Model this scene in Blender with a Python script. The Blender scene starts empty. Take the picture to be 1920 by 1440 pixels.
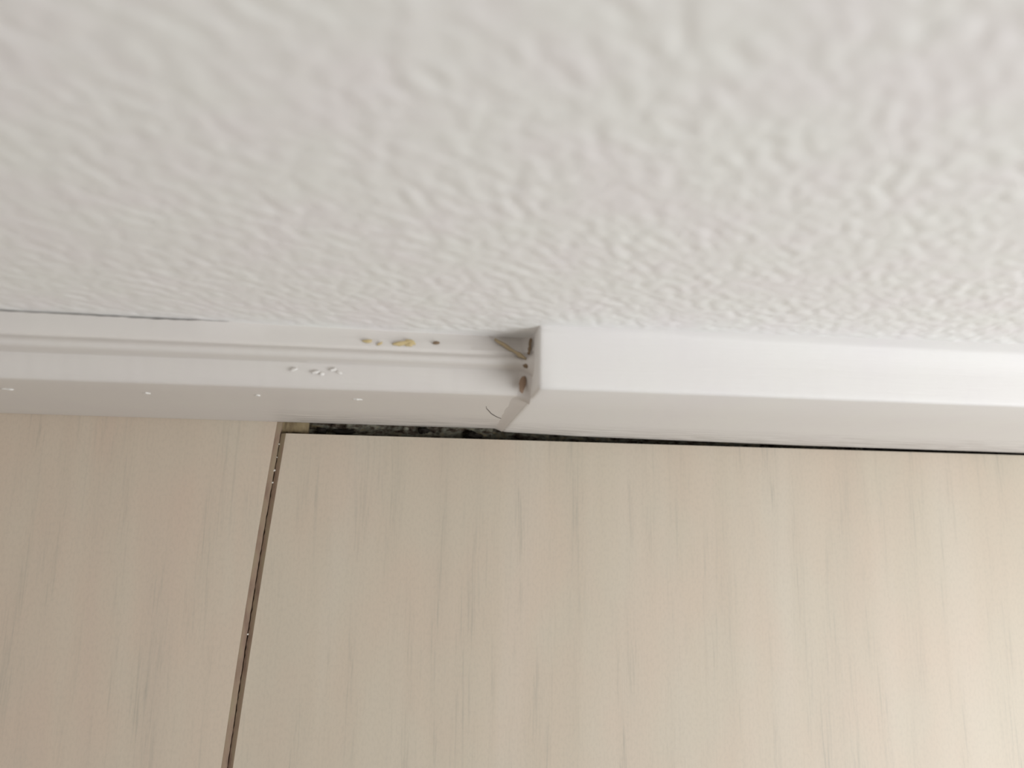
import bpy, math, random
from mathutils import Matrix, Vector, noise

# ------------------------------------------------------------------ camera, light, exposure
# World: X runs along the wall, Y points to the wall, Z is up. Metres. Finished floor level z = 0.
SC = bpy.context.scene
C = SC.collection
MM = 0.001

cam = bpy.data.cameras.new('camera')
cam_o = bpy.data.objects.new('camera', cam)
C.objects.link(cam_o)
cam.sensor_width = 36.0
cam.lens = 36.0 * 1500 / 1920
cam.clip_start = 0.005
cam.dof.use_dof = True
cam.dof.focus_distance = 0.190
cam.dof.aperture_fstop = 11.5
R3 = Matrix(((0.9918863, -0.0381876, -0.1212568),
             (0.0133953, 0.9799022, -0.1990284),
             (0.1264202, 0.1957892, 0.9724631)))
cam_o.matrix_world = Matrix.Translation((0, 0, 0.210)) @ R3.to_4x4()
SC.camera = cam_o

world = bpy.data.worlds.new('world')
SC.world = world
world.use_nodes = True
world.node_tree.nodes['Background'].inputs[0].default_value = (1.0, 0.94, 0.86, 1)
world.node_tree.nodes['Background'].inputs[1].default_value = 0.195


def area(name, loc, target, size, power, col):
    l = bpy.data.lights.new(name, 'AREA')
    l.shape = 'SQUARE'
    l.size = size
    l.energy = power
    l.color = col
    o = bpy.data.objects.new(name, l)
    C.objects.link(o)
    o.location = loc
    o.rotation_euler = (Vector(target) - Vector(loc)).to_track_quat('-Z', 'Y').to_euler()
    return o


area('window_daylight', (0.41, -0.18, 0.345), (0.03, 0.02, 0.0), 0.32, 2.2, (0.965, 0.985, 1.0))

area('left_fill', (-0.75, -0.30, 0.50), (0.0, 0.0, 0.03), 0.6, 1.0, (1.0, 0.92, 0.83))  # added weak fill with no real source, brightens the cut end of the right board

SC.view_settings.view_transform = 'Standard'
SC.view_settings.look = 'None'
SC.view_settings.gamma = 1
SC.view_settings.use_curve_mapping = False
SC.view_settings.exposure = 0.0


# ------------------------------------------------------------------ materials
def mat(name, col, rough=0.6, spec=0.3):
    m = bpy.data.materials.new(name)
    m.use_nodes = True
    b = m.node_tree.nodes['Principled BSDF']
    b.inputs['Base Color'].default_value = (*col, 1)
    b.inputs['Roughness'].default_value = rough
    b.inputs['Specular IOR Level'].default_value = spec
    return m


class NT:
    def __init__(s, m):
        s.t = m.node_tree
        s.b = s.t.nodes['Principled BSDF']
        tc = s.t.nodes.new('ShaderNodeTexCoord')
        s.co = tc.outputs['Object']

    def mapped(s, scale, rot=(0, 0, 0)):
        n = s.t.nodes.new('ShaderNodeMapping')
        n.inputs['Scale'].default_value = scale
        n.inputs['Rotation'].default_value = rot
        s.t.links.new(s.co, n.inputs[0])
        return n.outputs[0]

    def noise(s, vec, scale=1.0, detail=4, rough=0.55, dist=0):
        n = s.t.nodes.new('ShaderNodeTexNoise')
        n.inputs['Scale'].default_value = scale
        n.inputs['Detail'].default_value = detail
        n.inputs['Roughness'].default_value = rough
        n.inputs['Distortion'].default_value = dist
        s.t.links.new(vec, n.inputs['Vector'])
        return n.outputs[0]

    def ramp(s, fac, stops):
        n = s.t.nodes.new('ShaderNodeValToRGB')
        e = n.color_ramp.elements
        while len(e) < len(stops):
            e.new(0.5)
        for el, (p, c) in zip(e, stops):
            el.position = p
            el.color = c if len(c) == 4 else (*c, 1)
        s.t.links.new(fac, n.inputs[0])
        return n.outputs[0]

    def mix(s, fac, a, b, mode='MIX'):
        n = s.t.nodes.new('ShaderNodeMix')
        n.data_type = 'RGBA'
        n.blend_type = mode
        for sock, v in ((n.inputs[0], fac), (n.inputs[6], a), (n.inputs[7], b)):
            if isinstance(v, (int, float)):
                sock.default_value = v
            elif isinstance(v, tuple):
                sock.default_value = (*v, 1)
            else:
                s.t.links.new(v, sock)
        return n.outputs[2]

    def math(s, op, a, b):
        n = s.t.nodes.new('ShaderNodeMath')
        n.operation = op
        for sock, v in ((n.inputs[0], a), (n.inputs[1], b)):
            if isinstance(v, (int, float)):
                sock.default_value = v
            else:
                s.t.links.new(v, sock)
        return n.outputs[0]

    def bump(s, h, dist, strength=1.0):
        n = s.t.nodes.new('ShaderNodeBump')
        n.inputs['Distance'].default_value = dist
        n.inputs['Strength'].default_value = strength
        s.t.links.new(h, n.inputs['Height'])
        s.t.links.new(n.outputs[0], s.b.inputs['Normal'])

    def color(s, c):
        s.t.links.new(c, s.b.inputs['Base Color'])


# textured wall coating
m_wall = mat('textured_wall_coating', (0.75, 0.74, 0.70), 0.75, 0.2)
n = NT(m_wall)
v = n.mapped((1, 1, 1))
c = n.ramp(n.noise(v, 70, 3), [(0.35, (0.92, 0.90, 0.905)), (0.5, (0.915, 0.91, 0.90)), (0.65, (0.915, 0.92, 0.90))])
n.color(c)
n.bump(n.noise(v, 1500, 3), 0.00008, 0.5)

# white baseboard paint, brushed along the board
def paint(name, col, streak_col, low, high, amount, xfrom=-2.0):
    m = mat(name, col, 0.5, 0.35)
    n = NT(m)
    st = n.noise(n.mapped((90, 1500, 1500)), 1, 4, 0.6, 0.4)
    blot = n.noise(n.mapped((60, 60, 60)), 1, 3)
    base = n.mix(n.ramp(blot, [(0.35, (0, 0, 0)), (0.7, (1, 1, 1))]), col, tuple(k * f for k, f in zip(col, (0.985, 0.975, 0.99))))
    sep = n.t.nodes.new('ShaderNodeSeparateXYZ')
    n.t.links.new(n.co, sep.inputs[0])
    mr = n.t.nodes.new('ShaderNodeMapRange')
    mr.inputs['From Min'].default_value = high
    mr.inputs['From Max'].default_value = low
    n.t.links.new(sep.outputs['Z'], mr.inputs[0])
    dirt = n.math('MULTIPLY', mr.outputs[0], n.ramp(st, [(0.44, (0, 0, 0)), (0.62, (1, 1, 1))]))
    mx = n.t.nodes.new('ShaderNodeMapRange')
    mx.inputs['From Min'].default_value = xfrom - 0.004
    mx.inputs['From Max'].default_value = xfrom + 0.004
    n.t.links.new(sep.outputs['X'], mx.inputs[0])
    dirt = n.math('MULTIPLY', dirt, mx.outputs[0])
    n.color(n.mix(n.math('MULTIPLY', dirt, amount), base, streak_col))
    n.bump(n.math('ADD', st, n.math('MULTIPLY', n.noise(n.mapped((400, 400, 400)), 1, 2), 0.6)), 0.00012, 0.6)
    return m


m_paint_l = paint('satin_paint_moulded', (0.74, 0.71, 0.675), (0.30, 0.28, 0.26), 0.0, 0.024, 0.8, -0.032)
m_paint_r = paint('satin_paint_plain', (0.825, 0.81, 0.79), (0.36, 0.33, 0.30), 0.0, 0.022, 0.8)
m_caulk = mat('painted_caulk', (0.70, 0.665, 0.64), 0.6)
m_drip = mat('white_paint_drip', (0.86, 0.84, 0.81), 0.35, 0.5)

# pale washed wood laminate
def plank_mat(name, c1, c2, c3):
    m = mat(name, c2, 0.42, 0.35)
    n = NT(m)
    fine = n.noise(n.mapped((1300, 48, 200)), 1, 5, 0.65, 0.3)
    mid = n.noise(n.mapped((190, 14, 50)), 1, 4, 0.6, 0.5)
    wide = n.noise(n.mapped((55, 4.5, 20)), 1, 3, 0.5, 0.6)
    patch = n.noise(n.mapped((45, 28, 20)), 1, 2)
    base = n.ramp(wide, [(0.3, c1), (0.5, c2), (0.7, c3)])
    base = n.mix(n.ramp(patch, [(0.4, (0, 0, 0)), (0.65, (1, 1, 1))]), base,
                 n.mix(1.0, base, (1.02, 0.98, 0.975), 'MULTIPLY'))
    vein = n.math('MULTIPLY', n.ramp(mid, [(0.50, (0, 0, 0)), (0.66, (1, 1, 1))]),
                  n.ramp(fine, [(0.50, (0, 0, 0)), (0.70, (1, 1, 1))]))
    base = n.mix(n.math('MULTIPLY', vein, 0.6), base, (0.38, 0.355, 0.30))
    base = n.mix(n.math('MULTIPLY', n.ramp(mid, [(0.45, (0, 0, 0)), (0.75, (1, 1, 1))]), 0.15), base, (0.46, 0.41, 0.33))
    grit = n.noise(n.mapped((1600, 900, 900)), 1, 2, 0.6)
    base = n.mix(n.math('MULTIPLY', n.ramp(grit, [(0.35, (1, 1, 1)), (0.55, (0, 0, 0))]), 0.10), base, (0.35, 0.31, 0.26))
    n.color(base)
    n.bump(fine, 0.00005, 0.5)
    return m


m_plank_r = plank_mat('pale_laminate', (0.58, 0.51, 0.415), (0.60, 0.53, 0.43), (0.615, 0.55, 0.455))
m_plank_l = plank_mat('pale_laminate_rosy', (0.60, 0.505, 0.415), (0.615, 0.53, 0.43), (0.62, 0.555, 0.455))

m_bevel = mat('brown_bevel', (0.25, 0.17, 0.12), 0.7)
n = NT(m_bevel)
n.color(n.ramp(n.noise(n.mapped((500, 120, 500)), 1, 4), [(0.35, (0.22, 0.145, 0.105)), (0.5, (0.28, 0.20, 0.14)), (0.65, (0.29, 0.23, 0.15))]))
n.bump(n.noise(n.mapped((1500, 1500, 1500)), 1, 3), 0.0001, 0.6)
m_core = mat('fibreboard_core', (0.16, 0.11, 0.07), 0.9, 0.1)
m_screed = mat('dark_screed', (0.05, 0.045, 0.04), 0.95, 0.1)
n = NT(m_screed)
n.color(n.ramp(n.noise(n.mapped((350, 350, 350)), 1, 4), [(0.3, (0.02, 0.018, 0.015)), (0.55, (0.06, 0.055, 0.045)), (0.75, (0.12, 0.11, 0.09))]))
m_rubble = mat('mortar_rubble', (0.16, 0.16, 0.13), 0.95, 0.1)
n = NT(m_rubble)
n.color(n.ramp(n.noise(n.mapped((260, 900, 500)), 1, 4, 0.65), [(0.36, (0.03, 0.02, 0.015)), (0.46, (0.12, 0.095, 0.07)), (0.55, (0.21, 0.21, 0.17)), (0.68, (0.32, 0.25, 0.15))]))
m_tan = mat('tan_wood_wedge', (0.42, 0.33, 0.19), 0.85)
n = NT(m_tan)
n.color(n.ramp(n.noise(n.mapped((600, 200, 400)), 1, 3), [(0.35, (0.17, 0.12, 0.07)), (0.6, (0.33, 0.26, 0.15))]))
m_splinter = mat('straw_splinter', (0.46, 0.37, 0.24), 0.8)
m_dark_splinter = mat('brown_splinter', (0.24, 0.17, 0.11), 0.8)
m_rust = mat('reddish_dirt', (0.36, 0.25, 0.18), 0.85)
m_glue = mat('yellow_glue', (0.62, 0.50, 0.27), 0.6)
m_black = mat('black_crumb', (0.02, 0.016, 0.012), 0.9)
m_crack = mat('crack_dirt', (0.22, 0.20, 0.19), 0.9)
m_lint = mat('white_lint', (0.8, 0.78, 0.72), 0.8)


# ------------------------------------------------------------------ helpers (millimetres in, metres out)
def link(name, verts, faces, m, parent=None, smooth=False, origin=(0, 0, 0)):
    me = bpy.data.meshes.new(name)
    ox, oy, oz = origin
    me.from_pydata([((x - ox) * MM, (y - oy) * MM, (z - oz) * MM) for x, y, z in verts], [], faces)
    me.materials.append(m)
    if smooth:
        for p in me.polygons:
            p.use_smooth = True
    me.update()
    o = bpy.data.objects.new(name, me)
    C.objects.link(o)
    o.location = (ox * MM, oy * MM, oz * MM)
    if parent:
        o.parent = parent
        o.location = (ox * MM - parent.location.x, oy * MM - parent.location.y, oz * MM - parent.location.z)
    return o


def structure(o, label=None):
    o['kind'] = 'structure'
    if label:
        o['label'] = label
    return o


def thing(o, label, cat, group=None):
    o['label'] = label
    o['category'] = cat
    if group:
        o['group'] = group
    return o


def loft(stations, prof):
    """prof(x) -> closed list of (y, z); caps both ends"""
    vs, fs = [], []
    k = None
    for x in stations:
        p = prof(x)
        k = len(p)
        vs += [(q[2] if len(q) > 2 else x, q[0], q[1]) for q in p]
    for i in range(len(stations) - 1):
        for j in range(k):
            a, b = i * k + j, i * k + (j + 1) % k
            fs.append((a, b, b + k, a + k))
    fs.append(tuple(range(k))[::-1])
    fs.append(tuple((len(stations) - 1) * k + j for j in range(k)))
    return vs, fs


def frange(a, b, step):
    nst = max(1, int(round((b - a) / step)))
    return [a + (b - a) * i / nst for i in range(nst + 1)]


def nz(x, y=0.0, z=0.0):
    return noise.noise(Vector((x, y, z)))


def lerp(t, pts):
    if t <= pts[0][0]:
        return pts[0][1]
    for (a, va), (b, vb) in zip(pts, pts[1:]):
        if t <= b:
            return va + (vb - va) * (t - a) / (b - a)
    return pts[-1][1]


def auto_smooth(o, deg=35):
    me = o.data
    for p in me.polygons:
        p.use_smooth = True
    me.set_sharp_from_angle(angle=math.radians(deg))


def blob(name, centre, radii, m, seed=0, rough=0.25, rot=0.0, parent=None, tilt=0.0):
    """an irregular crumb: a noise-shaped ellipsoid of its own"""
    vs, fs = [], []
    U, V = 14, 9
    for i in range(V + 1):
        th = math.pi * i / V
        for j in range(U):
            ph = 2 * math.pi * j / U
            d = Vector((math.sin(th) * math.cos(ph), math.sin(th) * math.sin(ph), math.cos(th)))
            r = 1 + rough * 1.8 * nz(d.x * 1.4 + seed * 7.3, d.y * 1.4 + seed, d.z * 1.4)
            p = Vector((d.x * radii[0] * r, d.y * radii[1] * r, d.z * radii[2] * r))
            p = Matrix.Rotation(rot, 3, 'Z') @ (Matrix.Rotation(tilt, 3, 'Y') @ p)
            vs.append((centre[0] + p.x, centre[1] + p.y, centre[2] + p.z))
    for i in range(V):
        for j in range(U):
            a, b = i * U + j, i * U + (j + 1) % U
            fs.append((a, a + U, b + U, b))
    return link(name, vs, fs, m, parent, True, centre)


# ------------------------------------------------------------------ the wall
WY = 41.78                                  # wall surface


def wall_relief(x, z):
    # rolled stipple coating: rounded crests pulled slightly down to the right, small pits between them
    u = (x * 0.80 - z * 0.60)
    w = (x * 0.60 + z * 0.80)
    p = Vector((u * 0.36 + 0.4 * nz(x * .25, z * .25, 3), w * 0.56, 0))
    a = noise.noise(p)
    b = noise.noise(p * 2.1 + Vector((9, 4, 1)))
    c_ = noise.noise(Vector((x * .07, z * .07, 5)))
    h = a + 0.38 * b
    h = h if h < 0.22 else 0.22 + (h - 0.22) * 0.45
    h = h if h > -0.15 else -0.15 + (h + 0.15) * 0.8
    return h * (0.235 + 0.10 * c_)


xs = frange(-700, -110, 10)[:-1] + frange(-110, 190, 0.42)[:-1] + frange(190, 900, 10)
zs = frange(-8, 48, 14)[:-1] + frange(48, 176, 0.42)[:-1] + frange(176, 600, 10)
vs = []
for z in zs:
    for x in xs:
        f = 1.0 if z > 47 else 0.0
        e = lerp(x, [(23, 54.5), (24, 63)])
        f *= max(0.0, min(1.0, (z - e) / 3.0))
        vs.append((x, WY - f * wall_relief(x, z), z))
nx = len(xs)
fs = [(r * nx + i, r * nx + i + 1, (r + 1) * nx + i + 1, (r + 1) * nx + i)
      for r in range(len(zs) - 1) for i in range(nx - 1)]
wall = link('wall_back', vs, fs, m_wall, None, True)
structure(wall, 'off-white wall with a coarse rolled stipple coating')

# ------------------------------------------------------------------ moulded baseboard (left)
END = 23.5                                  # where the two boards meet


def prof_left(x):
    """front bottom -> front top -> bead -> ledge -> back; closed underneath"""
    w1 = 0.12 * nz(x * .05, 1)
    w2 = 0.10 * nz(x * .08, 2) + 0.05 * nz(x * .6, 4)
    zb = lerp(x, [(-90, 56.9), (-41, 56.2), (-29, 54.6), (14, 53.2), (24, 53.0)])
    zf = lerp(x, [(-79, 48.4), (-27, 49.3), (20, 50.0)]) + w2
    # a hairline gap has opened behind the board on its left part
    gap = max(0.0, lerp(x, [(-120, .30), (-60, .34), (-46, .42), (-38, .12), (-35, 0)]) + .12 * nz(x * .5, 9)) if x < -35 else 0
    yk = WY + .1 - (gap + .1 if gap > 0 else 0)
    zl = 54.75 + w1
    return [(yk, 0.1), (31.3, 0.1), (30.75, 0.25), (30.5, 1.2), (30.42, 4), (30.38, 20), (30.32, zf - 8), (30.3, zf - .8),
            (30.36, zf - .3), (30.6, zf + .05), (31.0, zf + .35), (31.8, zf + .85), (32.8, zf + 1.35), (33.9, zf + 1.75), (34.8, zf + 2.0), (35.15, zf + 2.25),
            (35.35, 54.2 + w2), (35.65, 54.95 + w2), (36.1, 55.25 + w2), (36.7, 55.15 + w2), (37.2, 54.75 + w2),
            (37.45, 54.35 + w1), (37.7, 54.3 + w1), (38.0, zl - .15), (38.4, zl), (40.0, (zb + zl) / 2 - .15), (yk, zb)]


vs, fs = loft(frange(-700, -120, 20)[:-1] + frange(-120, END - 0.3, 0.8), prof_left)
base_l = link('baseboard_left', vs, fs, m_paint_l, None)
auto_smooth(base_l, 50)
structure(base_l, 'lower moulded white baseboard with a narrow stepped bead along its top')

# ------------------------------------------------------------------ plain baseboard (right)


def prof_right(x):
    w = 0.10 * nz(x * .06, 11) + 0.04 * nz(x * .5, 12)
    w2 = 0.10 * nz(x * .07, 15) + 0.04 * nz(x * .45, 16)
    yb = lerp(x, [(23, 29.7), (44, 29.1), (107, 28.45), (175, 28.25)])
    zb = 63.3 + (x - 23) * 0.030
    yt = 29.45
    e = math.exp(-(x - END) / 1.2) if x >= END else 1
    z0 = 62.4 - 0.35 * e
    return [(41.9, zb + w2), (41.4, zb - .7 + w2), (40.9, 62.85 + (zb - 63.3) * .30), (40.2, 62.7),
            (35, 62.6 + w * .5), (30.9, z0 + .1 + w * .6), (yt + .75 + e * .2, z0 + .02 + w * .5), (yt + .4 + w2 * .4, z0 - .1 + w * .5),
            (yt + .12 + w2 * .5, z0 - .4), (yt + w2 * .5, z0 - .85), (yt - .02, 40), (yt - (yt - yb) * .6, 15), (yb, 3),
            (yb + .1, 0.8), (yb + .5, 0.1), (41.9, 0.1)]


st = [END, END + .15, END + .45, END + 1.0] + frange(END + 1.6, 200, 1.0)[1:] + frange(200, 900, 20)[1:]
first = st[0]


def prof_right_end(x):
    p = prof_right(x)
    d = {0: 0.55, 1: 0.2, 2: 0.05}.get(st.index(x), 0) if x in st[:3] else 0
    if d:
        p = [(y + (d if y < 30.5 else 0), z - (d if z > 60.5 else 0)) for y, z in p]
    return p


vs, fs = loft(st, prof_right_end)
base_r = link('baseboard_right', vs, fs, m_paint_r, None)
auto_smooth(base_r, 75)
structure(base_r, 'taller plain square-edged white baseboard with an open cut end')

# painted caulk swept into the corner where the moulded board dies into the cut end
raw = [p for p in prof_left(END - .3)][2:]
path = [Vector((raw[0][0], 0.6))]
for (y0, z0), (y1, z1) in zip(raw, raw[1:]):
    L = math.hypot(y1 - y0, z1 - z0)
    for k in range(1, max(1, int(L / .6)) + 1):
        t = k / max(1, int(L / .6))
        path.append(Vector((y0 + (y1 - y0) * t, z0 + (z1 - z0) * t)))
vs, fs = [], []
W = 7
for i, p in enumerate(path):
    d = path[min(i + 3, len(path) - 1)] - path[max(i - 3, 0)]
    nrm = Vector((-d.y, d.x)).normalized()                    # outward in the y-z plane
    front = max(0.0, min(1.0, (50 - p.y) / 3)) if p.x < 31.5 else 0
    hgt = .80 * front + 2.0 * (1 - front)
    wd = 3.3 * front + 2.6 * (1 - front) + .5 * nz(i * .09, 3) + .2 * nz(i * .5, 8)
    wd *= lerp(p.y, [(0, .62), (20, .75), (45, 1), (60, 1)])
    for k in range(W - 1):
        t = k / (W - 2)
        hh = hgt * (t ** (1.15 if front > .5 else 1.9)) - .03
        vs.append((END - wd * (1 - t) + .05 * t, p.x + nrm.x * hh, p.y + nrm.y * hh))
    vs.append((END, p.x - nrm.x * .8, p.y - nrm.y * .8))
for i in range(len(path) - 1):
    for j in range(W):
        a_, b_ = i * W + j, i * W + (j + 1) % W
        fs.append((a_, b_, b_ + W, a_ + W))
fs += [tuple(range(W))[::-1], tuple(len(vs) - W + j for j in range(W))]
o = link('caulk_bead', vs, fs, m_caulk, base_r)
auto_smooth(o, 60)
o['label'] = 'greyish painted caulk smeared between the two boards'


# hairline crack in the paint low on the moulded board
def ribbon(name, pts, wid, m, parent):
    vs, fs = [], []
    for i, (x, z) in enumerate(pts):
        yb = 30.36
        w = wid * (0.4 + 0.6 * math.sin(math.pi * (i + .5) / len(pts)))
        vs += [(x, yb - .05, z - w / 2), (x, yb - .05, z + w / 2), (x, yb + .4, z + w / 2), (x, yb + .4, z - w / 2)]
    for i in range(len(pts) - 1):
        for j in range(4):
            a, b = i * 4 + j, i * 4 + (j + 1) % 4
            fs.append((a, b, b + 4, a + 4))
    return link(name, vs, fs, m, parent)


# (coordinates on the board's front face: x, z in mm)
ribbon('paint_crack', [(16.0, 36), (16.4, 33), (17.1, 30.5), (18.1, 26.5), (19.3, 23.3), (20.3, 21), (21.2, 19.5)], 1.1, m_crack, base_l)

# drips and nibs of dried white paint on the moulded board
for i, (x, y, z, a, b_) in enumerate([
        (-82.9, 30.32, 36.6, 1.2, .9), (-55.2, 30.32, 37.9, .8, .6), (-32.4, 30.32, 40.1, .5, .5), (-11.9, 30.32, 39.2, 1.0, 1.0)]):
    blob('paint_drip', (x, y, z), (a, .25, b_), m_drip, i + 3, .35, 0, base_l)
for i, (x, y, z, a, b_, r) in enumerate([
        (-23.6, 33.6, 51.6, .9, .35, .4), (-19.4, 33.3, 51.5, 1.0, .4, .2), (-18.2, 33.0, 51.4, .5, .5, 0), (-16.0, 33.9, 51.7, .8, .4, .4), (-14.9, 33.4, 51.5, .7, .3, -.3)]):
    blob('paint_drip', (x, y, z), (a * .8, b_ * .8, .13), m_drip, i + 13, .4, r, base_l)

# ------------------------------------------------------------------ the floor: screed with the laminate planks laid on it
vs = []
gx, gy = frange(-120, 200, 1.6), frange(-10, 44, 1.0)
floor = link('floor', [(-700, -700, -8), (900, -700, -8), (900, 44, -8), (-700, 44, -8),
                       (-700, -700, -20), (900, -700, -20), (900, 44, -20), (-700, 44, -20)],
             [(0, 1, 2, 3), (4, 7, 6, 5), (0, 4, 5, 1), (1, 5, 6, 2), (2, 6, 7, 3), (3, 7, 4, 0)], m_screed)
structure(floor, 'pale wood-look laminate floor laid over dark screed')


def seam_l(y):
    return -41.75 + (y + 52.1) / 82 * 7.05 + 0.35 * math.sin(math.pi * (y + 52) / 82) * -1 if y > -52 else -41.75 + (y + 52.1) * .086


def seam_r(y):
    return -39.05 + (y + 52.1) / 80 * 6.85 + 0.30 * math.sin(math.pi * (y + 52) / 82) * -1 if y > -52 else -39.05 + (y + 52.1) * .0856


def plank(x_left, x_right, y_top, bevel_left, bevel_right, m, label=None, far=-700):
    """x_left / x_right: functions of y at the top face; bevels drop from there to the joint"""
    ys = (frange(far, -60, 20)[:-1] if far < -60 else []) + frange(-60, y_top(-34), 0.9)
    nst = len(ys)
    vs, fs = [], []
    W = 6
    for k, y in enumerate(ys):
        last = k == nst - 1
        xl, xr = x_left(y), x_right(y)
        for j in range(W):
            x = xl + (xr - xl) * j / (W - 1)
            vs.append((x, y, 0))
        for j in range(W):
            x = xl + (xr - xl) * j / (W - 1)
            vs.append((x, y, -7.9))
    T = 2 * W
    for k in range(nst - 1):
        for j in range(W - 1):
            a = k * T + j
            fs.append((a, a + 1, a + 1 + T, a + T))
            fs.append((a + W, a + W + T, a + W + 1 + T, a + W + 1))
        fs.append((k * T, k * T + T, k * T + T + W, k * T + W))
        a = k * T + W - 1
        fs.append((a, a + W, a + W + T, a + T))
    for k, flip in ((0, 0), (nst - 1, 1)):
        for j in range(W - 1):
            a = k * T + j
            q = (a, a + W, a + W + 1, a + 1)
            fs.append(q[::-1] if flip else q)
    # slightly torn cut edge facing the wall
    top0 = (nst - 1) * T
    # origin in the plank's middle keeps its own object coordinates
    o = link('floor_plank', vs, fs, m, floor)
    if label:
        o['label'] = label
    o.data.materials.append(m_core)
    for p in o.data.polygons:
        if abs(p.normal.z) < .5:
            p.material_index = 1
    # factory bevel painted brown
    for side, fx, use in ((-1, x_left, bevel_left), (1, x_right, bevel_right)):
        if not use:
            continue
        vs, fs = [], []
        for k, y in enumerate(ys):
            x = fx(y)
            jit = 0.16 * nz(y * .9, side * 3) + .12 * nz(y * 2.7, side * 5)
            wd = min(use + jit, (seam_r(y) - seam_l(y)) / 2 - .006)
            sx = side
            vs += [(x, y, .0), (x + sx * wd * .25, y, -.06), (x + sx * wd * .97, y, -.62), (x + sx * wd, y, -.95), (x + sx * wd, y, -7.9), (x, y, -7.9)]
        for k in range(nst - 1):
            for j in range(6):
                a, b = k * 6 + j, k * 6 + (j + 1) % 6
                fs.append((a, b, b + 6, a + 6) if sx < 0 else (a, a + 6, b + 6, b))
        fs += [tuple(range(6)), tuple((nst - 1) * 6 + j for j in range(6))[::-1]]
        e = link('bevelled_edge', vs, fs, m_bevel, o)
        e['label'] = 'dark brown bevelled plank edge'
        auto_smooth(e, 40)
    return o


pl = plank(lambda y: seam_l(y) - 237, seam_l, lambda x: 38.0, 0, 1.27, m_plank_l, 'plank left of the brown seam, running under the moulded baseboard')
pr = plank(seam_r, lambda y: seam_r(y) + 238, lambda x: 27.75, 1.27, 0, m_plank_r, 'plank right of the brown seam, cut short of the baseboard')
plank(lambda y: seam_l(y) - 237 - 240, lambda y: seam_l(y) - 237.6, lambda x: 38.0, 0, 0, m_plank_l)
plank(lambda y: seam_r(y) + 238.6, lambda y: seam_r(y) + 478, lambda x: 27.75, 0, 0, m_plank_r)

# lint caught in the seam
for i, (y, r, lab) in enumerate([
        (18.2, .30, 'brightest white lint speck in the brown plank seam, third down from the baseboard'),
        (15.1, .26, 'round white lint speck in the seam, just below the brightest one'),
        (25.0, .18, 'faint lint speck highest in the seam, beside the cut plank corner'),
        (21.6, .15, 'tiny lint speck second from the top of the plank seam'),
        (-21.9, .28, 'lone white lint speck low in the plank seam, far from the others')]):
    x = (seam_l(y) + seam_r(y)) / 2
    thing(blob('lint_speck', (x, y, -.72), (r * 1.3, r * .8, .25), m_lint, i, .3), lab, 'lint', 'lint specks in the plank seam')

# ------------------------------------------------------------------ what lies in the open expansion gap
random.seed(5)
vs, fs = [], []
xs2, ys2 = frange(-27.5, 130, 0.5), frange(27.9, 41, 0.5)
for x in xs2:
    for y in ys2:
        h = -4.6 + 1.6 * nz(x * .22, y * .5, 2) + 1.0 * nz(x * .8, y * .9, 4) + .5 * nz(x * 2.2, y * 2, 6)
        h += 2.2 * math.exp(-((y - 33.5) / 2.6) ** 2) * (1 if x < 24 else .3)
        h = min(h, -.9) if x < 22 else min(h - 2.5, -6.2)
        vs.append((x, y, max(h, -8)))
ny2 = len(ys2)
for i in range(len(xs2) - 1):
    for j in range(ny2 - 1):
        a = i * ny2 + j
        fs.append((a, a + ny2, a + ny2 + 1, a + 1))
base_n = len(vs)
vs += [(-27.5, 27.9, -8), (130, 27.9, -8), (130, 41, -8), (-27.5, 41, -8)]
fs.append((base_n, base_n + 3, base_n + 2, base_n + 1))
rub = link('mortar_rubble', vs, fs, m_rubble, None, True)
thing(rub, 'grey-green mortar rubble and dust lying in the open gap under the baseboard', 'rubble')
rub['kind'] = 'stuff'

# tan wood wedge at the gap's left end
vs = []
w0, w1 = -33.9, -26.9
prof = [(28.0, -7.9), (28.0, -2.3), (28.5, -1.8), (31.4, -1.5), (36, -1.6), (36, -7.9)]
vs, fs = loft(frange(w0, w1, .5), lambda x: [(y + .1 * nz(x, y), z + (.3 * nz(x * .9, y) if z > -7 else 0)) for y, z in prof])
o = link('wood_wedge', vs, fs, m_tan, None, False, ((w0 + w1) / 2, 31, -7.9))
auto_smooth(o, 40)
thing(o, 'small tan wood wedge in the gap at the top end of the brown plank seam', 'wedge')

for i, (x, y, z, r, lab) in enumerate([
        (-23.6, 29.1, -3.0, (1.4, .8, .9), 'black crumb in the gap nearest the tan wood wedge'),
        (-18.0, 29.0, -3.4, (2.6, .7, .9), 'long flat black crumb in the left part of the gap'),
        (16.4, 29.0, -2.8, (1.9, .9, 1.0), 'black crumb in the gap just left of where the two baseboards meet'),
        (3.0, 30.0, -3.0, (1.2, .8, .8), 'small black crumb midway along the widest part of the gap')]):
    thing(blob('dirt_crumb', (x, y, z), r, m_black, i + 40, .6), lab, 'crumb')

# ------------------------------------------------------------------ dirt lying on the ledge and in the corner


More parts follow.
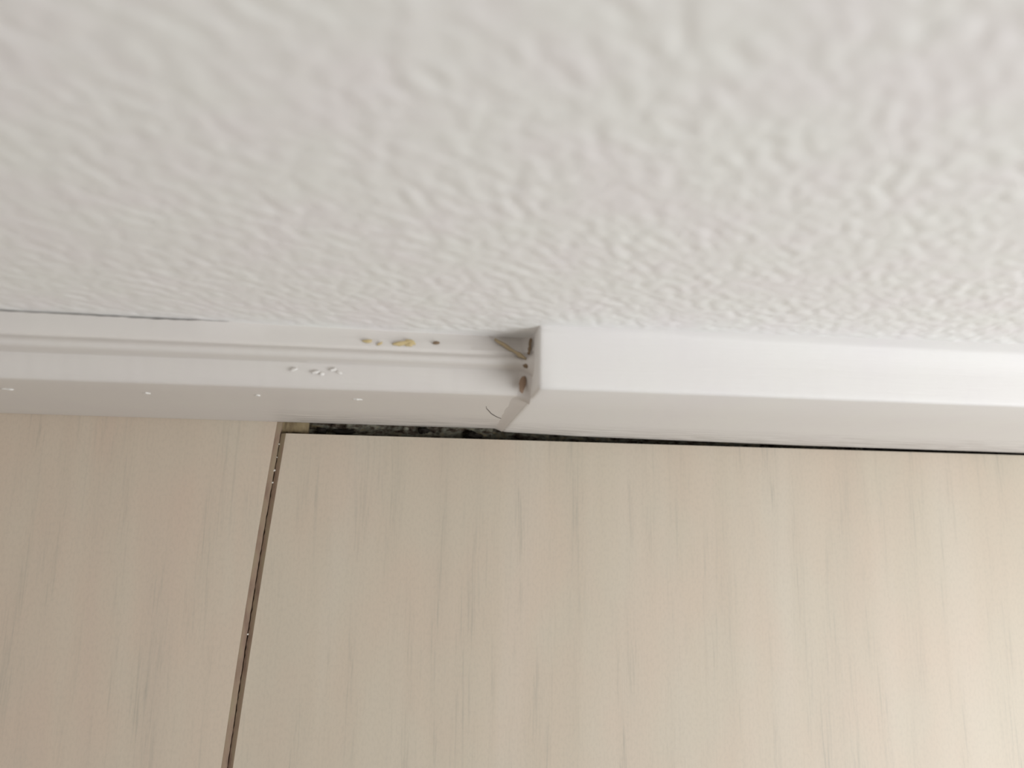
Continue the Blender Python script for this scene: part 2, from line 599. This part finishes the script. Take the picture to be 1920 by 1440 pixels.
def stick(name, a, b, w, t, m, seed=0):
    A, B = Vector(a), Vector(b)
    d = (B - A).normalized()
    up = Vector((0, 0, 1))
    s = d.cross(up).normalized()
    u = s.cross(d)
    vs, fs = [], []
    N = 10
    for i in range(N + 1):
        p = A.lerp(B, i / N) + s * .15 * nz(i * .5, seed) * w
        ww = w * (0.75 + .5 * nz(i * .7, seed + 5)) * (1 if 0 < i < N else .55)
        for cs, cu in ((-1, -.6), (1, -.6), (.9, .6), (0, 1), (-.9, .6)):
            q = p + s * cs * ww / 2 + u * cu * t / 2
            vs.append(tuple(q))
    for i in range(N):
        for j in range(5):
            a_, b_ = i * 5 + j, i * 5 + (j + 1) % 5
            fs.append((a_, b_, b_ + 5, a_ + 5))
    fs += [tuple(range(5))[::-1], tuple(N * 5 + j for j in range(5))]
    return link(name, vs, fs, m, None, True, tuple((A + B) / 2))


thing(stick('wood_splinter', (15.8, 41.0, 54.2), (22.0, 36.8, 55.7), .95, .5, m_splinter, 1),
      'straw-coloured splinter slanting across the moulding top beside the cut board end', 'splinter')
thing(stick('wood_splinter', (22.9, 41.0, 56.0), (22.5, 37.6, 56.1), .8, .6, m_dark_splinter, 2),
      'darker brown splinter standing in the corner against the cut board end', 'splinter')
thing(blob('dirt_speck', (22.2, 35.6, 55.2), (.7, .5, .4), m_dark_splinter, 61, .3),
      'small brown dirt speck below the two splinters in the board corner', 'dirt')
thing(blob('dirt_smear', (21.8, 32.2, 52.6), (.7, 1.6, .4), m_rust, 62, .3, -.1),
      'reddish brown dirt smear low in the board corner', 'dirt')
for i, (x, y, z, a, b_, r) in enumerate([(-9.4, 39.3, 54.85, .9, .35, .15), (-7.0, 38.8, 54.85, .6, .2, .6),
                                         (-2.9, 39.1, 54.8, 1.5, .4, .15), (-1.0, 39.5, 54.7, .8, .5, -.3), (-1.2, 38.9, 54.85, .8, .35, .1)]):
    thing(blob('glue_crumb', (x, y, z), (a, b_, .15), m_glue, i + 20, .4, r),
          ['yellow glue crumb on the ledge, leftmost of the row', 'smallest thin yellow glue crumb on the ledge', 'longest yellow glue crumb on the ledge beside the wall',
           'round yellow glue crumb on the ledge, closest to the wall', 'yellow glue crumb overlapping the longest one on the ledge'][i], 'crumb', 'glue crumbs on the baseboard ledge')
thing(blob('dirt_speck', (4.0, 39.6, 54.5), (.65, .35, .25), m_dark_splinter, 66, .3),
      'single dark brown speck on the ledge right of the yellow glue crumbs', 'dirt')
